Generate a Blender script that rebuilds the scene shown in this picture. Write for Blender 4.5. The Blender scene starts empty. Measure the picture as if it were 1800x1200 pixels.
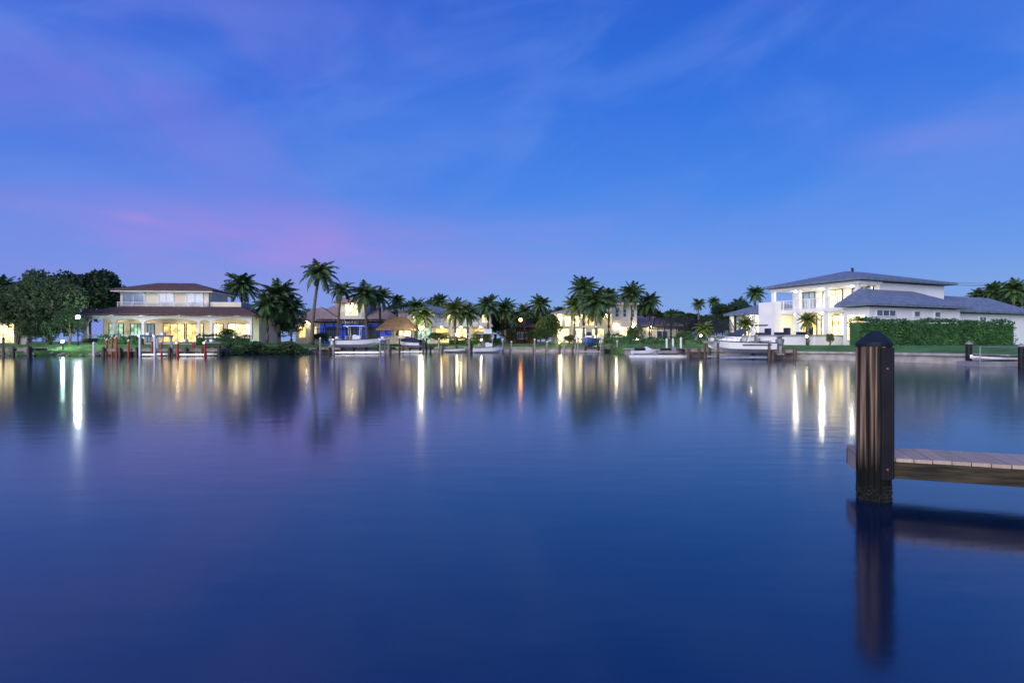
import bpy, bmesh, math, random
from mathutils import Vector
R = math.radians
random.seed(7)
C = bpy.context.scene.collection
EYE = 1.43
GZ = 1.1
def W(px, D): return (px-900)*D/1000.0
def Z(py, D): return EYE+(600-py)*D/1000.0
def s2l(c):
    o = []
    for v in c[:3]:
        v = v/255.0
        o.append(v/12.92 if v <= .04045 else ((v+.055)/1.055)**2.4)
    return (o[0], o[1], o[2], 1)

# ------------------------------------------------------------ materials
def pm(name, c1, c2=None, scale=2.0, rough=.7, bump=0.0, stretch=(1,1,1), spec=.4, metal=0.0, island=False, wave=None, emis=None, es=0.0, alpha=1.0, contrast=(.35,.65)):
    m = bpy.data.materials.new(name); m.use_nodes = True
    nt = m.node_tree; b = nt.nodes['Principled BSDF']
    c2 = c2 or tuple(v*.7 for v in c1)
    tc = nt.nodes.new('ShaderNodeTexCoord'); mp = nt.nodes.new('ShaderNodeMapping')
    mp.inputs['Scale'].default_value = stretch
    nt.links.new(tc.outputs['Object'], mp.inputs['Vector'])
    nz = nt.nodes.new('ShaderNodeTexNoise'); nz.inputs['Scale'].default_value = scale; nz.inputs['Detail'].default_value = 6
    nt.links.new(mp.outputs[0], nz.inputs['Vector'])
    mr = nt.nodes.new('ShaderNodeMapRange'); mr.inputs[1].default_value = contrast[0]; mr.inputs[2].default_value = contrast[1]
    nt.links.new(nz.outputs['Fac'], mr.inputs[0])
    fac = mr.outputs[0]
    if island:
        g = nt.nodes.new('ShaderNodeNewGeometry'); a = nt.nodes.new('ShaderNodeMath'); a.operation = 'MULTIPLY_ADD'
        a.inputs[1].default_value = .6
        nt.links.new(g.outputs['Random Per Island'], a.inputs[0])
        k = nt.nodes.new('ShaderNodeMath'); k.operation = 'MULTIPLY'; k.inputs[1].default_value = .4
        nt.links.new(fac, k.inputs[0]); nt.links.new(k.outputs[0], a.inputs[2]); fac = a.outputs[0]
    mx = nt.nodes.new('ShaderNodeMix'); mx.data_type = 'RGBA'
    mx.inputs[6].default_value = (*c2, 1); mx.inputs[7].default_value = (*c1, 1)
    nt.links.new(fac, mx.inputs[0]); col = mx.outputs[2]
    hgt = nz.outputs['Fac']
    if wave:
        wv = nt.nodes.new('ShaderNodeTexWave'); wv.wave_type = 'BANDS'; wv.bands_direction = wave[0]; wv.wave_profile = 'SAW'
        wv.inputs['Scale'].default_value = wave[1]; wv.inputs['Distortion'].default_value = .15
        nt.links.new(tc.outputs['Object'], wv.inputs['Vector'])
        m2 = nt.nodes.new('ShaderNodeMix'); m2.data_type = 'RGBA'; m2.blend_type = 'MULTIPLY'; m2.inputs[0].default_value = wave[2]
        nt.links.new(col, m2.inputs[6]); nt.links.new(wv.outputs['Color'], m2.inputs[7]); col = m2.outputs[2]; hgt = wv.outputs['Fac']
    nt.links.new(col, b.inputs['Base Color'])
    b.inputs['Roughness'].default_value = rough; b.inputs['Metallic'].default_value = metal
    b.inputs['Specular IOR Level'].default_value = spec
    if bump:
        bp = nt.nodes.new('ShaderNodeBump'); bp.inputs['Strength'].default_value = bump; bp.inputs['Distance'].default_value = .05
        nt.links.new(hgt, bp.inputs['Height']); nt.links.new(bp.outputs[0], b.inputs['Normal'])
    if emis:
        mr2 = nt.nodes.new('ShaderNodeMapRange'); mr2.inputs[1].default_value = contrast[0]; mr2.inputs[2].default_value = contrast[1]
        mr2.inputs[3].default_value = es*.2; mr2.inputs[4].default_value = es
        nt.links.new(nz.outputs['Fac'], mr2.inputs[0])
        b.inputs['Emission Color'].default_value = (*emis, 1)
        nt.links.new(mr2.outputs[0], b.inputs['Emission Strength'])
    if alpha < 1: b.inputs['Alpha'].default_value = alpha
    return m
def em(name, col, s):
    m = bpy.data.materials.new(name); m.use_nodes = True
    b = m.node_tree.nodes['Principled BSDF']; b.inputs['Base Color'].default_value = (*col, 1)
    b.inputs['Emission Color'].default_value = (*col, 1); b.inputs['Emission Strength'].default_value = s
    return m
M = dict(
 grass=pm('grass', (.10,.24,.06), (.05,.13,.03), .8, .95, .3),
 frond=pm('palm_frond', (.10,.18,.055), (.022,.055,.018), 1.5, .6, island=True),
 frond_lit=pm('palm_frond_lamplit', (.18,.25,.055), (.07,.11,.028), 1.5, .6, island=True),  # brighter copy of the frond green, lamplight painted into its colour
 leaf=pm('dark_leaf', (.055,.105,.035), (.012,.03,.010), 1.2, .6, island=True),
 leaf2=pm('olive_leaf', (.11,.18,.05), (.026,.06,.016), 1.2, .6, island=True),
 hedge=pm('hedge_leaf', (.07,.19,.05), (.014,.05,.016), .9, .6, island=True),
 bark=pm('bark', (.22,.17,.13), (.09,.07,.05), 6, .9, .5, (1,1,3)),
 white=pm('white_stucco', (.88,.88,.87), (.80,.81,.82), .8, .8, .05),
 cream=pm('cream_stucco', (.80,.73,.58), (.70,.63,.50), .7, .85, .05),
 yellow=pm('pale_yellow_stucco', (.78,.70,.48), (.66,.59,.40), .7, .85, .05),
 rust=pm('rust_stucco', (.16,.08,.06), (.1,.05,.04), 1, .8),
 trim=pm('white_trim', (.82,.82,.82), (.72,.72,.72), 2, .5),
 weather=pm('weathered_grey_wood', (.38,.36,.34), (.2,.19,.18), 4, .8),
 roofb=pm('brown_tile', (.20,.115,.095), (.11,.065,.055), 3, .8, .6, wave=('Z',2.4,.5)),
 roofp=pm('pink_tile', (.50,.38,.36), (.34,.25,.23), 3, .8, .6, wave=('Z',2.4,.4)),
 roofg=pm('blue_grey_tile', (.27,.34,.45), (.16,.21,.29), 2.5, .6, .6, wave=('Z',2.2,.45)),
 roofw=pm('pale_tile', (.55,.51,.47), (.40,.37,.34), 2.5, .7, .6, wave=('Z',2.2,.4)),
 glass=pm('window_glass', (.10,.14,.20), (.04,.06,.09), .7, .12, spec=1.0),
 glassblue=pm('sky_lit_glass', (.35,.45,.62), (.2,.28,.42), .9, .15, spec=1.0),  # sky reflection painted in as a pale blue base colour
 warm=pm('lit_room_warm', (.5,.35,.12), (.2,.1,.03), 1.6, .3, emis=(1,.62,.19), es=2.2),
 warm2=pm('lit_room_pale', (.6,.5,.3), (.25,.2,.1), 1.6, .3, emis=(1,.82,.42), es=3.0),
 green=pm('lit_room_green', (.3,.5,.4), (.1,.2,.15), 1.6, .3, emis=(.6,1,.75), es=.8),
 blue=pm('painted_blue_light', (.02,.06,.5), (.01,.03,.3), .6, .5, emis=(.03,.12,1), es=.6),  # blue light in the pool cage, painted in as a glowing wall colour
 dark=pm('dark_metal', (.022,.022,.026), (.012,.012,.015), 3, .65, spec=.25),
 screen=pm('insect_screen', (.02,.03,.04), (.015,.02,.03), 3, .8, alpha=.45),
 concrete=pm('concrete', (.46,.44,.42), (.28,.27,.26), 1.6, .9, .3),
 rock=pm('rock', (.40,.37,.34), (.15,.14,.13), 2.5, .9, .6, island=True),
 dockw=pm('weathered_dock_wood', (.36,.32,.28), (.18,.16,.14), 4, .85, .3),
 pilew=pm('dark_piling_wood', (.16,.12,.09), (.06,.045,.035), 4, .9, .3, (2,2,.5)),
 red=pm('red_paint', (.55,.05,.03), (.35,.03,.02), 2, .5),
 gel=pm('white_gelcoat', (.82,.83,.85), (.72,.74,.78), 1, .2, spec=.6),
 gelblue=pm('blue_gelcoat', (.12,.22,.5), (.08,.15,.35), 1, .2, spec=.6),
 navy=pm('navy_canvas', (.02,.03,.09), (.01,.015,.05), 2, .7),
 grey=pm('grey_vinyl', (.3,.31,.33), (.2,.2,.22), 2, .6),
 alum=pm('aluminium', (.6,.62,.65), (.45,.46,.48), 3, .35, metal=.7),
 thatch=pm('thatch', (.34,.22,.12), (.12,.07,.04), 9, .95, .8, (3,3,.5)),
 wscreen=pm('windscreen', (.05,.07,.1), (.03,.04,.06), 2, .05, spec=1.0),
)

# ------------------------------------------------------------ mesh builder
class MB:
    def __init__(s): s.v = []; s.f = []
    def add(s, vs, fs):
        o = len(s.v); s.v += [tuple(v) for v in vs]; s.f += [tuple(i+o for i in f) for f in fs]; return s
    def box(s, x0,x1,y0,y1,z0,z1):
        return s.add([(x0,y0,z0),(x1,y0,z0),(x1,y1,z0),(x0,y1,z0),(x0,y0,z1),(x1,y0,z1),(x1,y1,z1),(x0,y1,z1)],
          [(3,2,1,0),(4,5,6,7),(0,1,5,4),(1,2,6,5),(2,3,7,6),(3,0,4,7)])
    def obox(s, c, u, n, w, d, h):
        c = Vector(c); u = Vector(u).normalized(); n = Vector(n).normalized(); k = Vector((0,0,1))
        vs = [c+u*(a*w/2)+n*(b*d/2)+k*(e*h/2) for e in (-1,1) for a,b in ((-1,-1),(1,-1),(1,1),(-1,1))]
        return s.add(vs, [(3,2,1,0),(4,5,6,7),(0,1,5,4),(1,2,6,5),(2,3,7,6),(3,0,4,7)])
    def tube(s, pts, rad, seg=8, cap=True):
        pts = [Vector(p) for p in pts]
        if not hasattr(rad, '__len__'): rad = [rad]*len(pts)
        vs = []; fs = []
        for i, p in enumerate(pts):
            d = (pts[min(i+1,len(pts)-1)]-pts[max(i-1,0)]).normalized()
            a = d.cross(Vector((0,0,1)))
            if a.length < 1e-3: a = Vector((1,0,0))
            a.normalize(); b = d.cross(a).normalized()
            for k in range(seg):
                t = 2*math.pi*k/seg
                vs.append(p+a*(math.cos(t)*rad[i])+b*(math.sin(t)*rad[i]))
        for i in range(len(pts)-1):
            for k in range(seg):
                k2 = (k+1)%seg
                fs.append((i*seg+k, i*seg+k2, (i+1)*seg+k2, (i+1)*seg+k))
        if cap:
            fs.append(tuple(range(seg))[::-1]); fs.append(tuple((len(pts)-1)*seg+k for k in range(seg)))
        return s.add(vs, fs)
    def hip(s, x0,x1,y0,y1,z0,z1,th=.22, inset=None):
        w = x1-x0; d = y1-y0
        if w >= d:
            i = inset if inset is not None else d/2
            r = [(x0+i,(y0+y1)/2,z1),(x1-i,(y0+y1)/2,z1)]
        else:
            i = inset if inset is not None else w/2
            r = [((x0+x1)/2,y0+i,z1),((x0+x1)/2,y1-i,z1)]
        vs = [(x0,y0,z0-th),(x1,y0,z0-th),(x1,y1,z0-th),(x0,y1,z0-th),(x0,y0,z0),(x1,y0,z0),(x1,y1,z0),(x0,y1,z0)]+r
        fs = [(3,2,1,0),(0,1,5,4),(1,2,6,5),(2,3,7,6),(3,0,4,7)]
        if w >= d: fs += [(4,5,9,8),(5,6,9),(6,7,8,9),(7,4,8)]
        else: fs += [(4,5,8),(5,6,9,8),(6,7,9),(7,4,8,9)]
        return s.add(vs, fs)
    def halfhip(s, x0,x1,y0,y1,z0,z1,i0,i1,th=.22):
        vs = [(x0,y0,z0-th),(x1,y0,z0-th),(x1,y1,z0-th),(x0,y1,z0-th),(x0,y0,z0),(x1,y0,z0),(x1,y1,z0),(x0,y1,z0),(x0+i0,y1,z1),(x1-i1,y1,z1)]
        return s.add(vs, [(3,2,1,0),(0,1,5,4),(1,2,6,5),(2,3,7,6),(3,0,4,7),(4,5,9,8),(5,6,9),(7,4,8),(6,7,8,9)])
    def frust(s, x0,x1,y0,y1,z0, a0,a1,b0,b1,z1, th=.2):
        vs = [(x0,y0,z0-th),(x1,y0,z0-th),(x1,y1,z0-th),(x0,y1,z0-th),(x0,y0,z0),(x1,y0,z0),(x1,y1,z0),(x0,y1,z0),(a0,b0,z1),(a1,b0,z1),(a1,b1,z1),(a0,b1,z1)]
        return s.add(vs, [(3,2,1,0),(0,1,5,4),(1,2,6,5),(2,3,7,6),(3,0,4,7),(4,5,9,8),(5,6,10,9),(6,7,11,10),(7,4,8,11),(8,9,10,11)])
    def arcade(s, x0,x1,y0,y1,ztop, ops):
        xs = x0
        for (a,b,zs,zc) in ops:
            if a > xs: s.box(xs,a,y0,y1,0,ztop)
            n = 10
            for k in range(n):
                t0 = k/n; t1 = (k+1)/n
                xa = a+(b-a)*t0; xb = a+(b-a)*t1
                za = zs+(zc-zs)*math.sqrt(max(0,1-(2*t0-1)**2)); zb = zs+(zc-zs)*math.sqrt(max(0,1-(2*t1-1)**2))
                s.add([(xa,y0,za),(xb,y0,zb),(xb,y0,ztop),(xa,y0,ztop),(xa,y1,za),(xb,y1,zb),(xb,y1,ztop),(xa,y1,ztop)],
                      [(0,1,2,3),(7,6,5,4),(0,4,5,1),(3,2,6,7)])
            xs = b
        if xs < x1: s.box(xs,x1,y0,y1,0,ztop)
        return s
    def build(s, name, mat, parent=None, smooth=False, bevel=0, recalc=True, loc=None):
        me = bpy.data.meshes.new(name); me.from_pydata(s.v, [], s.f); me.update()
        if recalc:
            bm = bmesh.new(); bm.from_mesh(me); bmesh.ops.recalc_face_normals(bm, faces=bm.faces[:]); bm.to_mesh(me); bm.free()
        me.materials.append(M[mat] if isinstance(mat, str) else mat)
        if smooth:
            for p in me.polygons: p.use_smooth = True
        o = bpy.data.objects.new(name, me); C.objects.link(o); o.parent = parent
        if loc: o.location = loc
        if bevel:
            md = o.modifiers.new('bevel', 'BEVEL'); md.width = bevel; md.segments = 2; md.limit_method = 'ANGLE'
        return o
def tag(o, label, cat, group=None, kind=None):
    if label: o['label'] = label
    if cat: o['category'] = cat
    if group: o['group'] = group
    if kind: o['kind'] = kind
    return o
def thing(name, label, cat, loc=(0,0,0), rz=0, group=None):
    o = bpy.data.objects.new(name, None); C.objects.link(o); o.location = loc; o.rotation_euler = (0,0,rz)
    return tag(o, label, cat, group)

# ------------------------------------------------------------ camera
cam = bpy.data.cameras.new('camera'); cam.lens = 20; cam.sensor_width = 36; cam.clip_end = 9000; cam.clip_start = .05
co = bpy.data.objects.new('camera', cam); C.objects.link(co); co.location = (0,0,EYE); co.rotation_euler = (R(90),0,0)
bpy.context.scene.camera = co
sc = bpy.context.scene
sc.view_settings.view_transform = 'Standard'; sc.view_settings.look = 'None'; sc.view_settings.exposure = 0

# ------------------------------------------------------------ world
w = bpy.data.worlds.new('World'); sc.world = w; w.use_nodes = True
nt = w.node_tree; nt.nodes.clear()
def N(t): return nt.nodes.new(t)
def L(a, b): nt.links.new(a, b)
def mth(op, a, b=None, c=None, clamp=False):
    n = N('ShaderNodeMath'); n.operation = op; n.use_clamp = clamp
    for i, v in enumerate((a,b,c)):
        if v is None: continue
        if isinstance(v, (int,float)): n.inputs[i].default_value = v
        else: L(v, n.inputs[i])
    return n.outputs[0]
tc = N('ShaderNodeTexCoord'); nm = N('ShaderNodeVectorMath'); nm.operation = 'NORMALIZE'; L(tc.outputs['Generated'], nm.inputs[0])
sp = N('ShaderNodeSeparateXYZ'); L(nm.outputs[0], sp.inputs[0])
E = mth('MULTIPLY', mth('ARCSINE', sp.outputs[2]), 57.2958)
A = mth('MULTIPLY', mth('ARCTAN2', sp.outputs[0], sp.outputs[1]), 57.2958)
ramp = N('ShaderNodeValToRGB'); L(mth('DIVIDE', E, 60, clamp=True), ramp.inputs[0])
stops = [(0,(146,170,218)),(4,(128,166,228)),(8,(104,154,234)),(14,(74,136,232)),(22,(54,117,224)),(31,(44,99,210)),(60,(28,72,176))]
cr = ramp.color_ramp
cr.elements[0].position = 0; cr.elements[0].color = s2l(stops[0][1]); cr.elements[1].position = 1; cr.elements[1].color = s2l(stops[-1][1])
for e, c in stops[1:-1]:
    el = cr.elements.new(e/60); el.color = s2l(c)
def mixc(f, a, col):
    n = N('ShaderNodeMix'); n.data_type = 'RGBA'; n.clamp_factor = True
    L(f, n.inputs[0]); L(a, n.inputs[6]); n.inputs[7].default_value = s2l(col); return n.outputs[2]
def gau(a0, sa, e0, se):
    p = mth('POWER', mth('ABSOLUTE', mth('DIVIDE', mth('SUBTRACT', A, a0), sa)), 2)
    q = mth('POWER', mth('ABSOLUTE', mth('DIVIDE', mth('SUBTRACT', E, e0), se)), 2)
    return mth('EXPONENT', mth('MULTIPLY', mth('ADD', p, q), -1))
def cloud(sa, se, rot, scale, lo, hi, off=0, detail=5, dist=.6):
    cb = N('ShaderNodeCombineXYZ')
    c_, s_ = math.cos(R(rot)), math.sin(R(rot))
    u = mth('ADD', mth('MULTIPLY', A, c_), mth('MULTIPLY', E, s_)); v = mth('SUBTRACT', mth('MULTIPLY', E, c_), mth('MULTIPLY', A, s_))
    L(mth('MULTIPLY', u, sa), cb.inputs[0]); L(mth('MULTIPLY', v, se), cb.inputs[1]); cb.inputs[2].default_value = off
    n = N('ShaderNodeTexNoise'); n.inputs['Scale'].default_value = scale; n.inputs['Detail'].default_value = detail; n.inputs['Distortion'].default_value = dist
    L(cb.outputs[0], n.inputs['Vector'])
    m = N('ShaderNodeMapRange'); m.interpolation_type = 'SMOOTHSTEP'; m.inputs[1].default_value = lo; m.inputs[2].default_value = hi
    L(n.outputs['Fac'], m.inputs[0]); return m.outputs[0]
c1 = cloud(.03,.085,14,1.8,.36,.72,3)
c2 = cloud(.03,.16,-3,1.5,.36,.70,9)
c3 = cloud(.035,.07,-22,1.7,.40,.72,17)
lf = N('ShaderNodeMapRange'); lf.interpolation_type = 'SMOOTHSTEP'; lf.inputs[1].default_value = 8; lf.inputs[2].default_value = -42; L(A, lf.inputs[0])
col = ramp.outputs[0]
col = mixc(mth('MULTIPLY', lf.outputs[0], .24), col, (100,102,212))
col = mixc(mth('MULTIPLY', c1, .38), col, (112,150,234))
col = mixc(mth('MULTIPLY', mth('MULTIPLY', c3, mth('ADD', mth('MULTIPLY', lf.outputs[0], .8), .2)), .36), col, (128,128,222))
pk = mth('MULTIPLY', gau(-22,22,8.6,3.9), mth('ADD', mth('MULTIPLY', c2, .6), .28))
col = mixc(mth('MULTIPLY', pk, .74), col, (176,140,224))
pk2 = mth('MULTIPLY', gau(0,17,7.6,1.3), mth('ADD', mth('MULTIPLY', c2, .5), .3))
col = mixc(mth('MULTIPLY', pk2, .6), col, (164,146,226))
pk3 = mth('MULTIPLY', gau(37,6,16,2.2), mth('ADD', mth('MULTIPLY', c2, .6), .1))
col = mixc(mth('MULTIPLY', pk3, .5), col, (140,146,228))
pk4 = mth('MULTIPLY', gau(-40,14,17,5), mth('ADD', mth('MULTIPLY', c3, .6), .15))
col = mixc(mth('MULTIPLY', pk4, .32), col, (136,120,218))
pk5 = mth('MULTIPLY', gau(-33.5,1.5,10.3,.5), mth('ADD', mth('MULTIPLY', c1, .5), .5))
col = mixc(mth('MULTIPLY', pk5, .4), col, (190,145,222))
bg = N('ShaderNodeBackground'); bg.inputs[1].default_value = 1.0; L(col, bg.inputs[0])
out = N('ShaderNodeOutputWorld'); L(bg.outputs[0], out.inputs[0])
sl = bpy.data.lights.new('fill_sun', 'SUN'); sl.energy = 3.0; sl.angle = R(45); sl.color = (1,.92,.84)  # soft warm fill added from behind the camera, after sunset
so = bpy.data.objects.new('fill_sun', sl); C.objects.link(so)
so.rotation_euler = Vector((.45,.80,-.36)).to_track_quat('-Z','Y').to_euler()

# ------------------------------------------------------------ water
wm = bpy.data.materials.new('canal_water'); wm.use_nodes = True
n2 = wm.node_tree; b = n2.nodes['Principled BSDF']
b.inputs['Base Color'].default_value = (.0,.012,.045,1); b.inputs['Roughness'].default_value = .125; b.inputs['IOR'].default_value = 2.05
g = n2.nodes.new('ShaderNodeNewGeometry'); mp = n2.nodes.new('ShaderNodeMapping'); mp.inputs['Scale'].default_value = (.6,1.6,1)
n2.links.new(g.outputs['Position'], mp.inputs[0])
nz = n2.nodes.new('ShaderNodeTexNoise'); nz.inputs['Scale'].default_value = 1.8; nz.inputs['Detail'].default_value = 3
n2.links.new(mp.outputs[0], nz.inputs['Vector'])
bp = n2.nodes.new('ShaderNodeBump'); bp.inputs['Strength'].default_value = .3; bp.inputs['Distance'].default_value = .010
n2.links.new(nz.outputs['Fac'], bp.inputs['Height']); n2.links.new(bp.outputs[0], b.inputs['Normal'])
wt = MB().add([(-5000,-300,0),(5000,-300,0),(5000,6000,0),(-5000,6000,0)], [(0,1,2,3)]).build('water', wm, recalc=False)
tag(wt, 'calm deep blue canal water reflecting the dusk sky', 'water', kind='structure')

# ------------------------------------------------------------ land
shore = [(-420,70),(-90,60)]+[(W(p,d),d) for p,d in ((0,57),(200,56),(400,61),(545,67),(700,74),(900,79),(1055,76),(1100,66),(1205,53.5),(1350,47.5),(1500,42.5),(1700,36),(1800,33))]+[(37,27),(240,22)]
vs = []; fs = []
for (x,y) in shore:
    l = math.hypot(x,y); k = 1+4.2/l
    vs += [(x,y,-1.0),(x,y,.5),(x*k,y*k,GZ),(x*k*1.5,y*k*1.5,GZ),(x*25 if abs(x)<200 else x*12, 5000 if abs(x)<200 else 3000, GZ)]
for i in range(len(shore)-1):
    for j in range(4):
        fs.append((i*5+j,(i+1)*5+j,(i+1)*5+j+1,i*5+j+1))
ld = MB().add(vs, fs).build('ground', 'grass', recalc=False); tag(ld, 'flat grassy land along the far bank of the canal', 'lawn', kind='structure')

def strip(pts, t, z0, z1):
    m = MB(); n = len(pts); P = [Vector((p[0],p[1],0)) for p in pts]; vs = []
    for i in range(n):
        d = (P[min(i+1,n-1)]-P[max(i-1,0)]).normalized(); q = Vector((d.y,-d.x,0))
        a = P[i]+q*t*.6; c = P[i]-q*t*.4
        vs += [(a.x,a.y,z0),(a.x,a.y,z1),(c.x,c.y,z1),(c.x,c.y,z0)]
    fs = []
    for i in range(n-1):
        for j in range(4):
            k = (j+1)%4; fs.append((i*4+j,(i+1)*4+j,(i+1)*4+k,i*4+k))
    fs += [(0,1,2,3), tuple((n-1)*4+j for j in (3,2,1,0))]
    return m.add(vs, fs)
for sub, lab in ((shore[5:9],'long low concrete seawall behind the docks in the middle of the far bank'),(shore[9:],'pale concrete seawall along the lawn of the white mansion')):
    t = thing('seawall', lab, 'seawall')
    strip(sub, .3, -.6, .5).build('wall_panel', 'concrete', t)
    strip(sub, .62, .503, .66).build('wall_cap', 'concrete', t)

def blob(m, c, r, rnd):
    n = 6; k = 4; vs = []
    for j in range(k+1):
        ph = math.pi*j/k
        for i in range(n):
            th = 2*math.pi*i/n+j*.4; q = r*rnd.uniform(.75,1.15)
            vs.append((c[0]+q*math.sin(ph)*math.cos(th), c[1]+q*math.sin(ph)*math.sin(th), c[2]+.7*q*math.cos(ph)))
    m.add(vs, [(j*n+i, j*n+(i+1)%n, (j+1)*n+(i+1)%n, (j+1)*n+i) for j in range(k) for i in range(n)])
rk = MB(); rnd = random.Random(5)
for i in range(1,5):
    (xa,ya),(xb,yb) = shore[i],shore[i+1]
    ln = math.hypot(xb-xa,yb-ya)
    for k in range(int(ln*7)):
        t = rnd.random(); s_ = rnd.uniform(-.7,1.6)
        blob(rk, (xa+(xb-xa)*t, ya+(yb-ya)*t+s_, .02+.28*(s_+.7)), rnd.uniform(.18,.4), rnd)
tag(rk.build('riprap_rock', 'rock'), 'band of grey boulders lining the bank below the brown roofed houses', 'rocks', kind='stuff')

# ------------------------------------------------------------ palms
def make_crown(seed, kind):
    rnd = random.Random(seed); m = MB()
    nf = 28 if kind == 'coco' else 38
    for i in range(nf):
        az = 2*math.pi*(i*.382+rnd.uniform(-.03,.03)); u = (i+.5)/nf
        el = R(78-115*u+rnd.uniform(-8,8)) if kind == 'coco' else R(80-125*u+rnd.uniform(-8,8))
        Lf = rnd.uniform(.85,1.1)*(.8+.3*u); droop = R(rnd.uniform(55,90)) if kind == 'coco' else R(rnd.uniform(35,70))
        p = Vector((0,0,0)); pts = [p.copy()]; ns = 8
        for k in range(ns):
            e = el-droop*((k+.5)/ns)**1.2
            p = p+Vector((math.cos(az)*math.cos(e), math.sin(az)*math.cos(e), math.sin(e)))*(Lf/ns); pts.append(p.copy())
        m.tube(pts, [.014-.0013*k for k in range(ns+1)], 4, False)
        side = Vector((-math.sin(az), math.cos(az), 0)); st = 24
        for k in range(2, st+1):
            s_ = k/st; f = s_*ns; i0 = min(int(f), ns-1); q = pts[i0].lerp(pts[i0+1], f-i0); d = (pts[i0+1]-pts[i0]).normalized()
            ll = .33*math.sin(math.pi*min(1,.15+.8*s_))**.7*(1-.35*s_)*rnd.uniform(.8,1.15)
            for sg in (-1,1):
                v = (side*sg*.75+d*.55+Vector((0,0,-rnd.uniform(.25,.7)))).normalized()*ll
                h = d*.022
                m.add([q-h, q+h, q+v*.6+h*.9, q+v, q+v*.6-h*.9], [(0,1,2,3,4)])
    me = bpy.data.meshes.new('crown'); me.from_pydata(m.v, [], m.f); me.update(); return me
CR = {k: [make_crown(s_, k) for s_ in (1,2,3)] for k in ('coco','full')}
for k in CR:
    for me in CR[k]: me.materials.append(M['frond'])
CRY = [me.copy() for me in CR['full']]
for me in CRY: me.materials.clear(); me.materials.append(M['frond_lit'])
pc = [0]
def palm(px, topy, D, rpx, label, kind='coco', lean=0.0, lit=False, zb=None, group='palm trees along the far bank'):
    pc[0] += 1; rnd = random.Random(100+pc[0])
    rad = rpx*D/1000.0*1.08
    zt = Z(topy, D)-rad*.75; x = W(px, D); bx = x-lean
    zb = GZ if zb is None else zb
    t = thing('palm_tree', label, 'palm tree', (bx, D, zb), 0, group)
    h = zt-zb; pts = []
    for k in range(9):
        s_ = k/8; pts.append((lean*(s_**1.7), .2*math.sin(s_*3)*rnd.uniform(-1,1)*.3, -.1+(h+.1)*s_))
    r0 = .15+.012*h
    MB().tube(pts, [r0*1.5]+[r0*(1-.45*k/8) for k in range(1,9)], 8).build('trunk', 'bark', t, smooth=True)
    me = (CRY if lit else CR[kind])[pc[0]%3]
    o = bpy.data.objects.new('crown', me); C.objects.link(o); o.parent = t; o.location = (lean, 0, h); o.rotation_euler = (rnd.uniform(-.08,.08), rnd.uniform(-.08,.08), rnd.uniform(0,6)); o.scale = (rad,rad,rad*.95)
    return t
palm(2,478,66,30,'palm cut by the left edge of the photo above the far left house','full')
palm(425,472,78,36,'palm with a full feathery crown right of the brown roofed villa','full')
palm(408,492,80,20,'smaller palm tucked against the left of the full feathery one','full')
palm(490,484,70,42,'broad dark palm in the clump left of the tall coconut palm','full')
palm(470,508,68,32,'low palm at the left of the dark palm clump','full')
palm(512,515,71,30,'low palm at the right of the dark palm clump','full')
palm(562,447,69,40,'tallest coconut palm with a leaning bare trunk beside the pink roofed house','coco',1.0)
palm(600,486,76,27,'slim palm directly right of the tallest coconut palm','coco',.5)
palm(640,488,77,36,'palm with long drooping fronds over the pink roofed house turret','coco',-.4)
palm(668,500,80,26,'palm between the turret palm and the thatched hut','full')
palm(698,510,84,22,'thin palm above the thatched hut','coco')
palm(732,520,83,24,'palm behind the bright white lamp left of the blue grey roofed house','full')
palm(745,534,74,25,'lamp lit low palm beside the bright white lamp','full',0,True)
palm(772,512,92,22,'palm behind the left end of the blue grey roof','full')
palm(800,520,80,30,'palm in front of the blue grey roofed house, left of a pair','full',0,True)
palm(822,528,80,26,'palm in front of the blue grey roofed house, right of a pair','full')
palm(858,513,82,28,'tall palm at the right end of the blue grey roofed house','full')
palm(888,521,84,26,'palm just left of the orange street lamp','full')
palm(950,514,88,24,'rounded palm standing alone right of the orange lamp','full')
palm(1026,480,80,34,'tallest palm in the cluster before the two storey cream house','full')
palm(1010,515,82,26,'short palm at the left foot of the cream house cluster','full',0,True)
palm(1048,498,76,40,'wide palm in front of the two storey cream house','full')
palm(1070,500,84,26,'palm behind the wide one at the cream house','full')
palm(1110,492,88,30,'windswept palm rising behind the square cream tower','full')
palm(1142,509,90,24,'small palm right of the windswept one','full')
palm(1228,521,95,15,'distant slim palm, left of a pair left of the white mansion','full')
palm(1255,519,95,14,'distant slim palm, right of a pair left of the white mansion','full')
palm(1328,498,82,21,'palm rising behind the left wing of the white mansion','full')
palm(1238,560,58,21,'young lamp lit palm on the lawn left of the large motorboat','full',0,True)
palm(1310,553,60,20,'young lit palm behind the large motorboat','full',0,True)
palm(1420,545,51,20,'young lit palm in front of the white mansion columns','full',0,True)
palm(1748,490,84,26,'palm behind the right roof of the white mansion','full')
palm(1782,486,80,28,'palm nearest the right edge above the mansion roof','full')
palm(1722,503,86,18,'low palm left of the two behind the mansion roof','full')
palm(1180,540,84,18,'short palm behind the screened pool cages','full')
palm(922,530,96,20,'small palm behind the orange street lamp','full')
for a in ((655,522,94,22),(715,526,96,22),(838,533,92,22),(905,540,92,20),(985,534,94,20),(1090,522,97,22),(1128,524,99,20),(1160,546,96,18),(758,522,100,20),(786,530,96,20),(1195,548,100,18),(1300,520,96,18)):
    palm(a[0],a[1],a[2],a[3],'background palm with its crown just above the trees between the taller palms','full',group='background palms')

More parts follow.
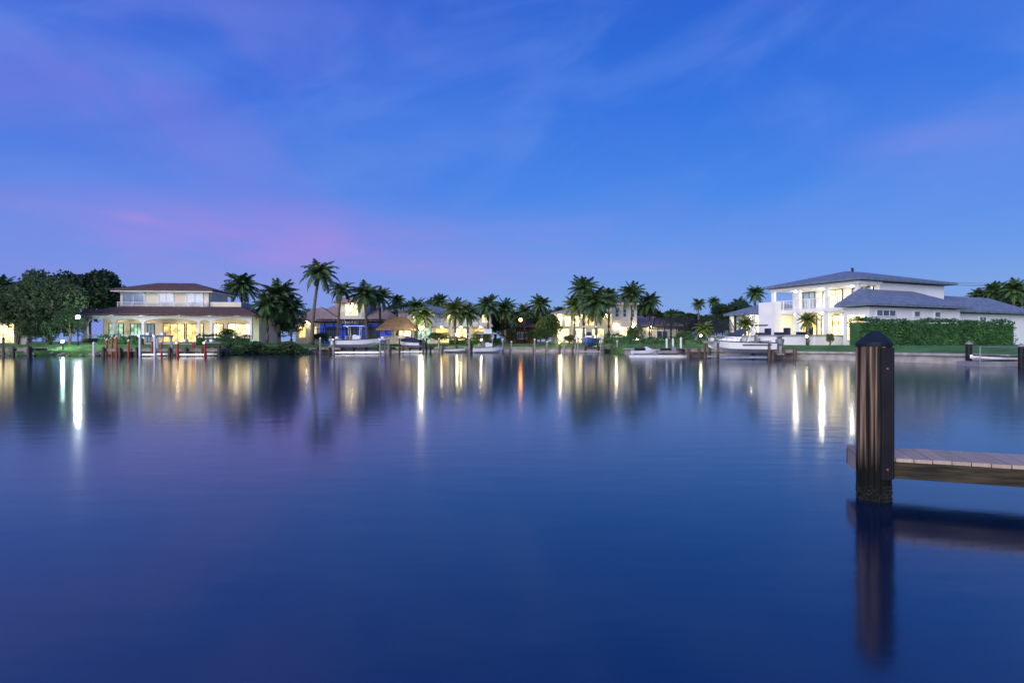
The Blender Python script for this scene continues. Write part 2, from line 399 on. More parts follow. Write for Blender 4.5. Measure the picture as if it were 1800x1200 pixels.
# ------------------------------------------------------------ broadleaf trees
def make_tree_crown(seed, mat, n=3600):
    rnd = random.Random(seed); m = MB(); lobes = []
    for k in range(20):
        a = rnd.uniform(0,6.28); e = rnd.uniform(-.8,1.2); r = rnd.uniform(.25,.68)
        lobes.append((Vector((math.cos(a)*math.cos(e), math.sin(a)*math.cos(e), math.sin(e)*.9))*r, rnd.uniform(.26,.46)))
    for k in range(n):
        c, r = lobes[k%20]
        d = Vector((rnd.gauss(0,1), rnd.gauss(0,1), rnd.gauss(0,1)+.25)).normalized()
        p = c+d*r*(rnd.uniform(.5,1.0)**.5)*rnd.uniform(.85,1.08)
        u = Vector((rnd.gauss(0,1), rnd.gauss(0,1), rnd.gauss(0,1))).normalized(); v = u.orthogonal().normalized(); s_ = rnd.uniform(.02,.038)
        m.add([p-u*s_*1.5, p+v*s_*.8, p+u*s_*1.5, p-v*s_*.8], [(0,1,2,3)])
    me = bpy.data.meshes.new('crown'); me.from_pydata(m.v, [], m.f); me.update(); me.materials.append(M[mat]); return me
TC = [make_tree_crown(11,'leaf',10000), make_tree_crown(12,'leaf',10000), make_tree_crown(13,'leaf2',5500), make_tree_crown(14,'leaf2',5500), make_tree_crown(15,'leaf',5500)]
tcn = [0]
def tree(px, topy, D, wpx, label, k=None, boty=592, name='broadleaf_tree', cat='tree', depth=1.0, group='trees and shrubs along the far bank'):
    tcn[0] += 1; rnd = random.Random(500+tcn[0])
    zt = Z(topy,D); zb = max(Z(boty,D), GZ-.3); rx = wpx*D/2000.0; rz = (zt-zb)/2
    t = thing(name, label, cat, (W(px,D),D,GZ), 0, group)
    hc = (zt+zb)/2-GZ; m = MB()
    m.tube([(0,0,-.1),(.1,0,hc*.4),(0,.1,hc*.8)], [.05*rx+.08,.04*rx+.06,.03*rx+.04], 7)
    for q in range(5):
        a = q*1.3+rnd.random()
        m.tube([(0,.05,hc*.6),(math.cos(a)*rx*.3,math.sin(a)*rx*.3,hc*.9),(math.cos(a)*rx*.55,math.sin(a)*rx*.55,hc*1.1)], [.03*rx+.04,.025*rx+.02,.02], 5)
    m.build('trunk', 'bark', t)
    me = TC[k if k is not None else tcn[0]%5]
    o = bpy.data.objects.new('crown', me); C.objects.link(o); o.parent = t; o.location = (0,0,hc)
    o.scale = (rx, rx*depth, rz); o.rotation_euler = (0,0,rnd.choice((0,1.57,3.14,4.71)))
    return t
tree(85,466,61.5,170,'large bushy tree at the left edge in front of the villa, down to the water',0,616,depth=.6)
tree(30,480,62.5,110,'bushy dark tree beside the far left house, lower than its neighbour',2,612,depth=.7)
tree(155,450,84,155,'tallest dark round tree behind the left end of the brown villa',1,585)
tree(122,530,60.0,58,'tall rounded shrub under the right side of the large bushy tree',0,616,'garden_shrub','shrub')
tree(82,545,59.8,62,'tall rounded shrub under the middle of the large bushy tree',1,616,'garden_shrub','shrub')
tree(52,555,60.2,50,'tall rounded shrub under the left side of the large bushy tree',2,616,'garden_shrub','shrub')
tree(490,515,76,100,'dark tree filling the gap below the palm clump',4,604)
tree(455,540,74,64,'rounded shrub tree at the right end of the brown villa',1,604)
tree(690,530,92,60,'tree behind the thatched hut',2,580)
tree(760,522,98,90,'tree rising behind the left part of the blue grey roof',0,580)
tree(870,535,96,80,'tree at the right end of the blue grey roofed house',3,598)
tree(960,545,86,66,'bushy tree between the orange lamp and the cream house',3,602)
tree(1040,545,99,90,'tree behind the palms at the cream house',4,590)
tree(1145,540,99,80,'tree behind the square cream tower',0,585)
tree(1205,542,102,80,'tree behind the screened pool cages',1,590)
tree(1290,518,92,95,'spreading dark tree left of the white mansion',1,580)
tree(1250,548,84,70,'lower dark tree behind the young lamp lit palm',4,592)
tree(1745,505,92,120,'dense tree above the right roof of the white mansion',2,560)
tree(1800,495,86,90,'dense tree at the right edge behind the mansion',3,560)
tree(398,572,66,40,'rounded bush under the veranda end of the brown villa',3,604,'garden_shrub','shrub')
tree(565,580,75.5,40,'low shrub left of the blue lit pool cage',1,604,'garden_shrub','shrub')
tree(770,580,77,46,'shrub beside the bright white lamp',3,604,'garden_shrub','shrub')
tree(850,578,79.5,46,'leafy shrub below the tall palm at the blue grey house',2,604,'garden_shrub','shrub')
tree(960,572,80.5,46,'rounded shrub right of the orange lamp',3,605,'garden_shrub','shrub')
tree(1000,586,79.5,30,'low shrub at the left foot of the cream house',2,605,'garden_shrub','shrub')
tree(1115,567,76,42,'spiky bush beside the right of the square cream tower',2,605,'garden_shrub','shrub')
tree(1205,577,68,46,'bush in front of the screened pool cages',3,606,'garden_shrub','shrub')
tree(1290,580,58,40,'bush behind the cockpit of the large motorboat',3,607,'garden_shrub','shrub')
tree(160,592,61,42,'clipped bush under the left end of the brown villa veranda',3,606,'garden_shrub','shrub')
tree(1458,582,47.8,18,'small bush beside the mansion pool deck steps',3,606,'garden_shrub','shrub')
tree(893,574,88,46,'tall rounded bush directly left of the orange lamp',2,603,'garden_shrub','shrub')
tree(938,576,89,38,'tall rounded bush directly right of the orange lamp',3,603,'garden_shrub','shrub')
rb = random.Random(31); px = 375
while px < 1345:
    tree(px, 542+rb.uniform(-9,10), rb.uniform(100,112), rb.uniform(62,92), 'background tree in the continuous leafy band behind the waterfront houses', None, 600, group='background trees')
    px += rb.uniform(30,42)

def leafbox(m, pts, th, z0, z1, dens, rnd, sz=.09):
    P = [Vector((p[0],p[1],0)) for p in pts]
    for i in range(len(P)-1):
        d = P[i+1]-P[i]; ln = d.length; d.normalize(); q = Vector((d.y,-d.x,0))
        c = (P[i]+P[i+1])/2; m.obox((c.x,c.y,(z0+z1)/2-.08), d, q, ln, th*.7, z1-z0-.2)
        for k in range(int(ln*(z1-z0+th)*dens)):
            s_ = rnd.uniform(0,ln)
            bz = .14*math.sin(s_*1.3)*math.sin(s_*.53+1)+.09*math.sin(s_*4.1)
            if rnd.random() < (z1-z0)/(z1-z0+th):
                z_ = rnd.uniform(z0,z1+bz); bu = 1+.13*math.sin(s_*2.3+z_*1.7)*math.sin(z_*3.1+s_*.7)
                p = P[i]+d*s_+q*(th*.5*bu*rnd.uniform(.74,1.14)*rnd.choice((1,1,1,-1))); p.z = z_
            else: p = P[i]+d*s_+q*rnd.uniform(-th/2,th/2); p.z = z1+rnd.uniform(-.12,.14)+bz
            u = Vector((rnd.gauss(0,1), rnd.gauss(0,1), rnd.gauss(0,1))).normalized(); v = u.orthogonal().normalized(); a = rnd.uniform(.6,1.3)*sz
            m.add([p-u*a, p+v*a*.7, p+u*a, p-v*a*.7], [(0,1,2,3)])
rnd = random.Random(9)
def hedge(pts, th, z0, z1, dens, label, sz=.09):
    m = MB(); leafbox(m, pts, th, z0, z1, dens, rnd, sz); return tag(m.build('hedge', 'hedge', recalc=False), label, 'hedge', 'hedges along the far bank')
hedge([(W(1502,46.8),46.8),(W(1640,49.5),49.5),(W(1772,52),52)], 1.3, GZ-.1, Z(564,48), 110, 'tall clipped green hedge in front of the white mansion wing', .10)
hedge([(W(345,61),61),(W(440,63),63)], .8, GZ-.1, 2.0, 90, 'low hedge under the right veranda of the brown villa')
hedge([(W(175,61),61),(W(250,61),61)], .8, GZ-.1, 1.9, 90, 'low hedge under the left veranda of the brown villa')
hedge([(W(1062,78),78),(W(1110,77),77)], 1, GZ-.1, 2.2, 60, 'trimmed hedge below the square cream tower', .12)
hedge([(W(1100,71),71),(W(1200,66),66)], 1, GZ-.1, 1.8, 60, 'low hedge in front of the screened pool cages', .12)
hedge([(W(790,80.5),80.5),(W(880,83),83)], 1, GZ-.1, 1.8, 60, 'low hedge in front of the blue grey roofed house', .12)
hedge([(W(1205,59),59),(W(1300,56.5),56.5)], .8, GZ-.1, 1.8, 70, 'low hedge behind the large motorboat')
m = MB(); rm = random.Random(21)
for k in range(9000):
    s_ = rm.random(); px = 378+170*s_; d = 60.2+5.4*s_+rm.uniform(-1.6,1.6)
    hh = 1.45*(.55+.45*math.sin(s_*9+1)**2)*(min(1,s_*6+.3))*(min(1,(1-s_)*6+.3))
    z_ = .0+hh*rm.random()**.6
    p = Vector((W(px,d), d, z_)); u = Vector((rm.gauss(0,1), rm.gauss(0,1), rm.gauss(0,1))).normalized(); v = u.orthogonal().normalized(); a = rm.uniform(.07,.14)
    m.add([p-u*a, p+v*a*.7, p+u*a, p-v*a*.7], [(0,1,2,3)])
tag(m.build('mangrove_bush', 'leaf2', recalc=False), 'long rounded green bush overhanging the water right of the red pilings', 'bush')

# ------------------------------------------------------------ windows etc
def win(root, c, u, n, w_, h_, mat='glass', nx=1, nz=1, name='window', fm='trim', fw=.09):
    c = Vector(c); u = Vector(u); n = Vector(n); m = MB(); f = c+n*.03; k = Vector((0,0,1))
    for sg in (-1,1):
        m.obox(f+u*sg*(w_/2), u, n, fw, .1, h_+fw)
        m.obox(f+k*sg*(h_/2), u, n, w_-fw, .096, fw)
    for i in range(1,nx): m.obox(f+u*(-w_/2+w_*i/nx), u, n, fw*.6, .08, h_-fw)
    for i in range(1,nz): m.obox(f+k*(-h_/2+h_*i/nz), u, n, w_-fw, .074, fw*.6)
    o = m.build(name, fm, root)
    MB().obox(c+n*.008, u, n, w_-.02, .03, h_-.02).build('pane', mat, o)
    return o
X = (1,0,0); NY = (0,-1,0); NX = (-1,0,0); Y = (0,1,0)
PL = em('porch_or_fill_glow',(1,.86,.56),110)  # shared by porch lamps and the added facade fill lamps
def clight(root, x, y, z, r=.14, mat=None):
    MB().tube([(x,y,z),(x,y,z+.07)], r, 12).build('ceiling_or_fill_light', mat or PL, root)
def railing(root, p0, p1, h=1.0, mat='trim', step=.14, r=.018):
    p0 = Vector(p0); p1 = Vector(p1); m = MB(); d = p1-p0; ln = d.length; u = d.normalized(); n = Vector((-u.y,u.x,0)); c = (p0+p1)/2
    m.obox(c+Vector((0,0,h)), u, n, ln, .07, .06); m.obox(c+Vector((0,0,.1)), u, n, ln, .05, .05)
    k = 0
    while k*step <= ln:
        q = p0+u*(k*step); m.obox(q+Vector((0,0,h/2+.03)), u, n, r*2, r*2, h-.16); k += 1
    k = 0
    while k*1.6 <= ln: q = p0+u*(k*1.6); m.obox(q+Vector((0,0,h/2+.02)), u, n, .09, .09, h+.04); k += 1
    return m.build('railing', mat, root)

def hA():
    t = thing('brown_roofed_villa', 'two storey cream villa with brown tiled hip roofs and arched veranda behind the red pilings', 'house', (W(297,65),65,GZ+.1), R(5))
    MB().box(-8.9,8.9,3,10,0,3.2).build('wall', 'cream', t)
    MB().box(-9.3,9.3,-.4,2.99,-.2,.15).build('veranda_floor', 'concrete', t)
    MB().arcade(-9.15,9.15,0,.35,3.15,[(-8.85,-6.1,2.45,2.8),(-5.85,-3,2.45,2.8),(-2.7,3.1,2.45,2.85),(3.35,4.5,2.45,2.7),(4.75,8.85,2.45,2.85)]).build('arcade', 'trim', t)
    MB().frust(-9.8,9.8,-.8,11,3.36,-6.9,6.9,3,8.6,4.4,.14).build('lower_roof', 'roofb', t)
    MB().box(-7.2,2.9,3.4,9,4.0,6.3).build('upper_wall', 'cream', t)
    MB().box(2.9,6.6,3.6,8.4,4.0,5.0).build('terrace_wall', 'cream', t)
    MB().hip(-8.0,3.7,2.6,9.8,6.4,7.5,.14).build('upper_roof', 'roofb', t)
    MB().box(-7.9,3.6,2.7,9.7,6.12,6.24).build('soffit', 'trim', t)
    for x, w_, nx in ((-5.7,2.5,2),(-2.0,1.7,2),(1.3,1.9,2)):
        win(t, (x,3.4,5.3), X, NY, w_, 1.5, 'glassblue', nx, 1, fw=.12)
    railing(t, (-7.2,2.9,4.2), (2.9,2.9,4.2), .7)
    for x, w_, mt in ((-7.4,1.6,'green'),(-5.2,1.2,'green'),(-3.7,1.2,'glassblue'),(-.9,2.4,'warm'),(1.5,1.9,'warm'),(4.2,1.1,'warm2'),(6.6,2.6,'warm2')):
        win(t, (x,3,1.25), X, NY, w_, 2.2, mt, 3, 1, 'glass_door', 'dark', .07)
    for x in (-7,-3.9,0.2,3.8,6.8): clight(t, x, 1.6, 2.92)
    railing(t, (-9.2,-.2,.1), (-3,-.2,.1), .85); railing(t, (3.2,-.2,.1), (9.1,-.2,.1), .85)
hA()
def hG():
    t = thing('house', 'partly seen house with brown tiled roof and lit columns at the left edge', 'house', (W(-22,62),62,GZ), R(40))
    MB().box(-6,3,2.6,8,0,3.2).build('wall', 'cream', t)
    MB().hip(-7,4,-.7,9,3.6,6.1).build('roof', 'roofb', t)
    MB().box(-6.2,3.3,0,.3,2.7,3.3).build('beam', 'cream', t)
    for x in (-6,-3,0,3): MB().box(x-.2,x+.2,0,.4,0,2.7).build('column', 'trim', t)
    win(t, (1.2,2.6,1.3), X, NY, 1.9, 2.3, 'warm2', 2, 1, 'glass_door')
    win(t, (-2,2.6,1.3), X, NY, 3, 2.3, 'warm', 3, 1, 'glass_door')
hG()
def hB():
    t = thing('pink_roofed_house', 'house with pinkish tiled roofs and a small lit turret behind a blue lit pool cage', 'house', (W(600,82),82,GZ), R(2))
    MB().box(-7.2,7,2,10,0,3.1).build('wall', 'yellow', t)
    MB().hip(-8,-.6,1.2,9,3.5,5.6).build('left_roof', 'roofp', t)
    MB().hip(1.6,8.3,1.0,10,3.5,5.4).build('right_roof', 'roofp', t)
    MB().hip(-6,7.2,4,11,4.2,6.2).build('rear_roof', 'roofp', t)
    MB().box(-.9,3.1,1.6,5,3.0,6.0).build('turret_wall', 'cream', t)
    MB().hip(-1.5,3.7,1.0,5.6,6.2,7.3).build('turret_roof', 'roofp', t)
    win(t, (1.1,1.6,4.9), X, NY, 1.9, 1.6, 'warm2', 2, 1, 'turret_window'); railing(t, (-.7,1.2,3.9), (2.9,1.2,3.9), .8)
    MB().box(-.9,3.1,.9,1.5,3.55,3.85).build('balcony', 'trim', t)
    win(t, (-6.2,2,1.7), X, NY, 1.0, 1.7, 'warm', 2, 2); win(t, (-4.6,2,1.7), X, NY, 1.0, 1.7, 'warm2', 2, 2)
    MB().box(-3.6,6.8,1.9,1.97,.1,2.9).build('glow_wall', 'blue', t)
    for x in (-2,1,4): win(t, (x,1.9,1.4), X, NY, 1.6, 2.1, 'glass', 2, 1, 'glass_door', 'dark')
    clight(t, -5.4, 1.6, 3.16, .11); clight(t, 1.1, 1.25, 5.9, .09)  # eave discs added to brighten this facade
hB()
def cage(label, px0, px1, D, dep, h, nb, mat='screen'):
    x0, x1 = W(px0,D), W(px1,D); t = thing('pool_cage', label, 'pool cage', ((x0+x1)/2,D,GZ)); a = (x1-x0)/2; m = MB(); s_ = MB()
    e = .6*h
    for k in range(nb+1):
        x = -a+2*a*k/nb
        m.box(x-.04,x+.04,-.04,.04,0,e); m.box(x-.04,x+.04,dep-.04,dep+.04,0,e)
        m.tube([(x,0,e),(x,dep*.25,h),(x,dep*.75,h),(x,dep,e)], .045, 4)
    for (y,z_) in ((0,e-.02),(0,.1),(0,e*.45),(dep*.25,h),(dep*.75,h),(dep,e)): m.box(-a-.05,a+.05,y-.035,y+.035,z_-.035,z_+.035)
    m.build('frame', 'dark', t)
    s_.add([(-a,0,.05),(a,0,.05),(a,0,e),(-a,0,e),(a,dep*.25,h),(-a,dep*.25,h),(a,dep*.75,h),(-a,dep*.75,h),(a,dep,e),(-a,dep,e)], [(0,1,2,3),(3,2,4,5),(5,4,6,7),(7,6,8,9)])
    s_.build('screen', mat, t, recalc=False)
cage('dark framed pool cage glowing blue in front of the pink roofed house', 552, 668, 77.5, 5, 3.4, 7, pm('thin_screen',(.02,.03,.05),(.01,.02,.04),2,.8,alpha=.15))
cage('dark pool cage left of the young lamp lit palm', 1168, 1228, 76, 7, 3.6, 5)
cage('dark pool cage behind the large motorboat', 1238, 1292, 66, 6, 2.9, 5)
def hC():
    t = thing('blue_grey_roofed_house', 'long two storey cream house with blue grey roof behind the lamp lit palms', 'house', (W(780,88),88,GZ), 0)
    MB().box(-7.6,7.2,1,9,0,5.0).build('wall', 'cream', t)
    MB().hip(-8.4,1.2,.2,9.8,5.2,6.5).build('left_roof', 'roofg', t)
    MB().hip(-1.5,8.0,-.6,9.8,4.9,6.9).build('right_roof', 'roofg', t)
    MB().box(-7.8,7.6,-1.2,.99,2.6,2.9).build('porch_roof', 'trim', t)
    for x in (-7.5,-4.6,-1.8,1.2,4.2,7.2): MB().box(x-.16,x+.16,-1.15,-.83,0,2.6).build('column', 'trim', t)
    for k, x in enumerate((-6.4,-4.7,-3,-1,1,3,4.9,6.4)):
        win(t, (x,1,3.9), X, NY, 1.1, 1.3, ('glassblue','warm2','glassblue')[k%3], 2, 1)
    for k, x in enumerate((-6.1,-3.2,-.3,2.7,5.7)):
        win(t, (x,1,1.25), X, NY, 2.0, 2.1, ('warm2','green','warm','warm2','warm')[k], 2, 1, 'glass_door')
        clight(t, x, -.3, 2.5, .12)  # porch disc added to warm the dim facade and its reflection
    railing(t, (-7.7,-1.1,2.9), (7.5,-1.1,2.9), .8)
    for x in (-3.8,4.0): clight(t, x, .5, 4.55, .10)  # eave discs added as more fill on the upper wall
hC()
def hO():
    t = thing('low_dark_house', 'low dim house mostly hidden by bushes behind the orange street lamp', 'house', (W(918,97),97,GZ), 0)
    MB().box(-2.6,2.6,0,7,0,2.6).build('wall', 'rust', t)
    MB().hip(-3.3,3.3,-.7,7.7,2.9,4.2).build('roof', 'roofb', t)
    win(t, (0,0,1.3), X, NY, 1.6, 1.1, 'glass', 2, 1)
hO()
def hD():
    t = thing('cream_tower_house', 'two storey cream house with square tower and pale roof behind the cluster of palms', 'house', (W(1048,88),88,GZ), 0)
    MB().box(-6.4,2.4,1,8,0,4.6).build('wall', 'yellow', t)
    MB().hip(-7,3,.3,8.7,4.8,5.9).build('roof', 'roofw', t)
    MB().box(2.41,6.3,0,6,0,6.0).build('tower_wall', 'cream', t)
    MB().box(2.1,6.6,-.3,6.3,6.0,6.25).build('tower_cornice', 'trim', t)
    MB().hip(2.2,6.5,-.2,6.2,6.45,7.1).build('tower_roof', 'roofw', t)
    for x in (-5.6,-4.3,-3.0): win(t, (x,1,3.5), X, NY, .9, 1.6, 'warm2', 2, 2)
    win(t, (-.8,1,3.5), X, NY, 1.2, 1.4, 'warm', 2, 2)
    for x in (3.2,4.4,5.6): win(t, (x,0,4.7), X, NY, .55, 1.2, 'glass', 1, 2)
    win(t, (4.4,0,1.7), X, NY, 1.6, 1.8, 'warm2', 2, 2)
    for x in (-5,-2.4,.4): win(t, (x,1,1.25), X, NY, 1.9, 2.1, 'warm2', 2, 1, 'glass_door')
    for x in (-5.6,-1.9,1.6): clight(t, x, .62, 4.48, .11)
    for x in (3.1,5.7): MB().box(x-.09,x+.09,-.22,-.003,2.5,2.72).build('facade_fill_lamp', PL, t)  # these lamps and the eave discs are added to lift the facade
hD()
def hE():
    t = thing('low_brown_house', 'low house with wide brown hip roof right of the square cream tower', 'house', (W(1145,92),92,GZ), 0)
    MB().box(-4.6,4.6,1,8,0,2.7).build('wall', 'cream', t)
    MB().hip(-5.4,5.4,.2,8.8,3.0,4.7).build('roof', 'roofp', t)
    win(t, (-2.4,1,1.4), X, NY, 1.8, 1.3, 'warm', 2, 1); win(t, (2,1,1.4), X, NY, 1.8, 1.3, 'glass', 2, 1)
    clight(t, 0, .6, 2.68, .11)
hE()
def hF():
    t = thing('white_mansion', 'large white two storey mansion with blue grey hip roofs, balcony and lit columns', 'house', (32.9,54,GZ), R(23))
    MB().box(3,13,0,10,0,6.05).build('main_wall', 'white', t)
    rf = MB().hip(-.8,13.9,-.8,10.7,6.35,7.8,.2).build('main_roof', 'roofg', t)
    MB().tube([(6,5,7.6),(6,5,8.2)], .12, 8).build('vent_pipe', 'dark', rf)
    MB().box(-.3,2.99,-.3,10.2,5.8,6.1).build('eave_beam', 'white', t)
    MB().box(-.5,2.99,-.3,10.3,3.3,3.7).build('balcony_slab', 'white', t)
    for y in (0.1,3.3,6.6,9.9):
        MB().box(-.25,.25,y-.25,y+.25,0,3.3).build('column', 'white', t)
        MB().box(-.17,.17,y-.17,y+.17,3.7,5.8).build('column', 'white', t)
    railing(t, (-.3,.35,3.7), (-.3,9.6,3.7), 1.0, 'trim', .2, .014)
    for y, mt in ((1.7,'glassblue'),(5.0,'warm2'),(8.2,'glassblue')): win(t, (3,y,4.75), Y, NX, 2.2, 1.9, mt, 3, 1, 'balcony_door', 'dark', .07)
    for y, mt in ((1.7,'warm2'),(5.0,'warm2'),(8.2,'warm')): win(t, (3,y,1.7), Y, NX, 2.6, 2.7, mt, 4, 1, 'glass_door', 'dark', .07)
    MB().box(-3.1,9.9,-3.2,-.75,0,3.38).build('near_wing_wall', 'white', t)
    MB().halfhip(-3.8,10.8,-3.9,-.35,3.66,5.3,3.4,3.4,.2).build('near_wing_roof', 'roofg', t)
    win(t, (-3.1,-2.0,1.6), Y, NX, 1.7, 2.3, 'warm2', 2, 1, 'glass_door')
    win(t, (-.9,-3.2,2.85), X, NY, 2.6, .55, 'glass', 3, 1); win(t, (3.4,-3.2,2.85), X, NY, .9, .5, 'glass', 1, 1); win(t, (6.4,-3.2,2.85), X, NY, .9, .5, 'glass', 1, 1)
    MB().hip(13.3,19.5,1.2,9.5,4.3,6.0,.2).build('rear_wing_roof', 'roofg', t)
    MB().box(13.01,18,1.8,9,0,4.05).build('rear_wing_wall', 'white', t)
    MB().box(9.91,25,-1.4,-.02,0,3.2).box(13.02,25,0,1.75,0,3.2).box(18.02,25,1.75,8,0,3.2).build('right_wing_wall', 'white', t)
    MB().hip(9.0,25.8,-2.1,4.2,3.48,5.2,.2).build('right_wing_roof', 'roofg', t)
    win(t, (12,-1.4,2.6), X, NY, .9, .5, 'glass', 1, 1); win(t, (17,-1.4,2.6), X, NY, 1.2, .6, 'glass', 2, 1)
    MB().box(1,9,10.01,16.4,0,3.4).build('far_wing_wall', 'white', t)
    MB().hip(-.3,9.8,10.8,17.2,3.68,4.9,.25).build('far_wing_roof', 'roofg', t)
    win(t, (1,12.2,1.7), Y, NX, 2, 2.2, 'warm2', 2, 1, 'glass_door'); win(t, (1,14.8,1.7), Y, NX, 1.6, 2.0, 'warm2', 2, 1, 'glass_door')
    for y in (12.8,16.2): MB().box(-.1,.25,y-.17,y+.17,0,3.4).build('column', 'white', t)
    MB().box(-1.5,-.55,8.4,10.6,0,4.6).build('chimney_block', 'white', t)
    MB().box(-6.2,-3.82,-.3,13,0,.85).box(-3.82,-.52,-.3,13,0,.85).build('pool_deck', 'white', t)
    MB().box(-6.35,-.54,-.4,13.1,.853,.95).build('deck_coping', 'concrete', t)
    MB().box(-7,-6.36,3,6,0,.55).box(-7.6,-7.01,3,6,0,.28).build('deck_step', 'white', t)
    L_ = em('soffit_lamp',(1,.9,.66),230)
    for y in (1.7,5.0,8.2): clight(t, 1.4, y, 3.22, .15, L_)
    for y in (1.7,5,8.2): clight(t, 1.4, y, 5.72, .12, L_)
    clight(t, .5, 13.5, 3.3, .12, L_)
    for y in (2.6,5.2,7.6):
        MB().box(-4.8,-3.2,y-.3,y+.3,.95,1.25).box(-3.5,-3.2,y-.3,y+.3,1.25,1.7).build('sun_lounger_cushion', 'navy', t)
hF()

def tiki():
    t = thing('thatched_hut', 'open tiki hut with brown thatched roof beside the bright white lamp', 'hut', (W(700,76),76,GZ))
    m = MB().hip(-2.5,2.5,-2,2,1.9,3.6,.12,1.6)
    rr = random.Random(4)
    for k in range(700):
        a = rr.random()*4; s_ = rr.uniform(-1,1); lv = rr.random()
        sx = 2.55-1.75*lv*.9; sy = 2.05-2.0*lv*.95; z_ = 1.9+1.7*lv
        x, y = ((s_*sx,-sy),(s_*sx,sy),(-sx,s_*sy),(sx,s_*sy))[int(a)]
        q = Vector((x,y,z_)); o = Vector((x,y,0)).normalized()*.14
        m.add([q+Vector((-.04,-.03,.06)), q+Vector((.04,.03,.06)), q+o+Vector((0,0,-.3))], [(0,1,2)])
    m.build('thatch_roof', 'thatch', t, recalc=False)
    for x in (-2,2):
        for y in (-1.5,1.5): MB().tube([(x,y,0),(x,y,2)], .1, 8).build('post', 'bark', t)
    MB().box(-1.6,1.6,-.6,-.2,0,1.0).box(-1.8,1.8,-.75,-.05,1.0,1.08).build('bar_counter', 'dockw', t)
tiki()

# ------------------------------------------------------------ lamps
def lamp(px, py, D, col, s_, label, r=.14, post=True, name='street_lamp', cat='lamp', zb=None):
    z_ = Z(py,D); zb = GZ if zb is None else zb
    t = thing(name, label, cat, (W(px,D),D,zb)); h = z_-zb
    if post:
        MB().tube([(0,.0,-.05),(0,0,.25),(0,0,h-r-.12)], [.09,.05,.04], 8).build('post', 'dark', t)
        MB().tube([(0,0,h-r-.13),(0,0,h-r-.0)], [.1,.13], 10).build('lamp_base', 'dark', t)
    else:
        MB().tube([(0,.05,-.05),(0,.05,max(.08,h-.16))], [.05,.05], 8).build('base', 'dark', t)
    me = MB(); vs = []; n = 14; kk = 8
    for j in range(kk+1):
        for i in range(n):
            ph = math.pi*j/kk; th = 2*math.pi*i/n; vs.append((r*math.sin(ph)*math.cos(th), r*math.sin(ph)*math.sin(th), h+r*math.cos(ph)))
    me.add(vs, [(j*n+i, j*n+(i+1)%n, (j+1)*n+(i+1)%n, (j+1)*n+i) for j in range(kk) for i in range(n)])
    me.build('bulb', em('bulb_glow', col, s_), t, smooth=True)
lamp(137,557,57.6,(.85,1,.93),600,'brilliant white lamp on a post in front of the large bushy tree',.17)
lamp(110,600,57.0,(.6,1,.8),200,'low greenish white garden lamp at the water edge by the large bushy tree',.13,False,'garden_lamp',zb=.6)
lamp(740,577,72.5,(1,.93,.65),700,'brilliant warm white lamp beside the thatched hut',.18)
lamp(915,562,84,(1,.36,.06),30,'orange street lamp standing between two rounded bushes',.24)
lamp(983,602,73,(1,.5,.1),60,'tiny amber dock lamp left of the boat on the middle lift',.09,False,'dock_lamp',zb=.9)
lamp(803,588,78.5,(1,.9,.5),120,'small warm garden lamp below the pair of palms',.12,False,'garden_lamp')
lamp(1232,590,57,(1,.95,.6),60,'small garden lamp under the young lamp lit palm',.1,False,'garden_lamp')
lamp(1418,591,50.2,(1,.95,.7),25,'small garden lamp under the young palm before the mansion',.09,False,'garden_lamp')
lamp(1050,597,78,(1,.9,.5),150,'added fill lamp at the foot of the wide palm',.12,False,'garden_lamp')  # extra lamp added to light the palm from below
lamp(447,601,66.5,(.2,1,.3),90,'added unseen green lamp behind the long rounded bush',.12,False,'garden_lamp')  # hidden lamp added for the green streak on the water
lamp(985,594,80.5,(1,.85,.5),120,'small garden lamp by the left foot of the cream tower house',.12,False,'garden_lamp')
lamp(846,597,80,(1,.9,.55),90,'added fill lamp below the tall palm of the blue grey house',.12,False,'garden_lamp')  # extra lamp added to make the tall palm look lit
lamp(610,597,76.5,(1,.9,.6),90,'small garden lamp before the blue lit pool cage',.11,False,'garden_lamp')
lamp(1120,597,73,(1,.9,.6),90,'small garden lamp in front of the spiky bush',.11,False,'garden_lamp')

# ------------------------------------------------------------ docks, pilings
def dock(px0, px1, D, dep, label, z=.72, posts=5, rz=0):
    x0, x1 = W(px0,D), W(px1,D); a = (x1-x0)/2
    t = thing('dock', label, 'dock', ((x0+x1)/2,D,0), rz); m = MB(); n = int(2*a/.2)
    for k in range(n):
        x = -a+2*a*k/n; m.box(x,x+2*a/n-.015,0,dep,z-.04,z)
    m.build('decking', 'dockw', t)
    MB().box(-a,a,.02,.1,z-.28,z-.043).box(-a,a,dep-.1,dep-.02,z-.28,z-.043).build('stringer', 'dockw', t)
    for k in range(posts):
        x = -a+.2+(2*a-.4)*k/(posts-1)
        MB().tube([(x,-.14,-.8),(x,-.14,z+.15)], .13, 8).build('piling', 'pilew', t)
dock(180,390,54.6,1.7,'wooden dock with the red pilings in front of the brown villa',.75,8)
dock(-40,60,54,1.6,'wooden dock at the left edge below the far left house',.8,4)
dock(555,690,66.5,1.8,'dock behind the centre console boat on its lift',.75,7)
dock(700,760,70,1.8,'short dock in front of the bright warm white lamp',.75,4)
dock(775,900,74,1.8,'dock beside the small tower boat',.75,6)
dock(935,1100,71.5,1.8,'long dock below the palm cluster at the cream house',.75,8)
dock(1205,1250,49.6,3.5,'dock left of the large motorboat',.8,3)
dock(1352,1400,44.8,2.4,'dock right of the outboard engines of the large motorboat',.8,3)
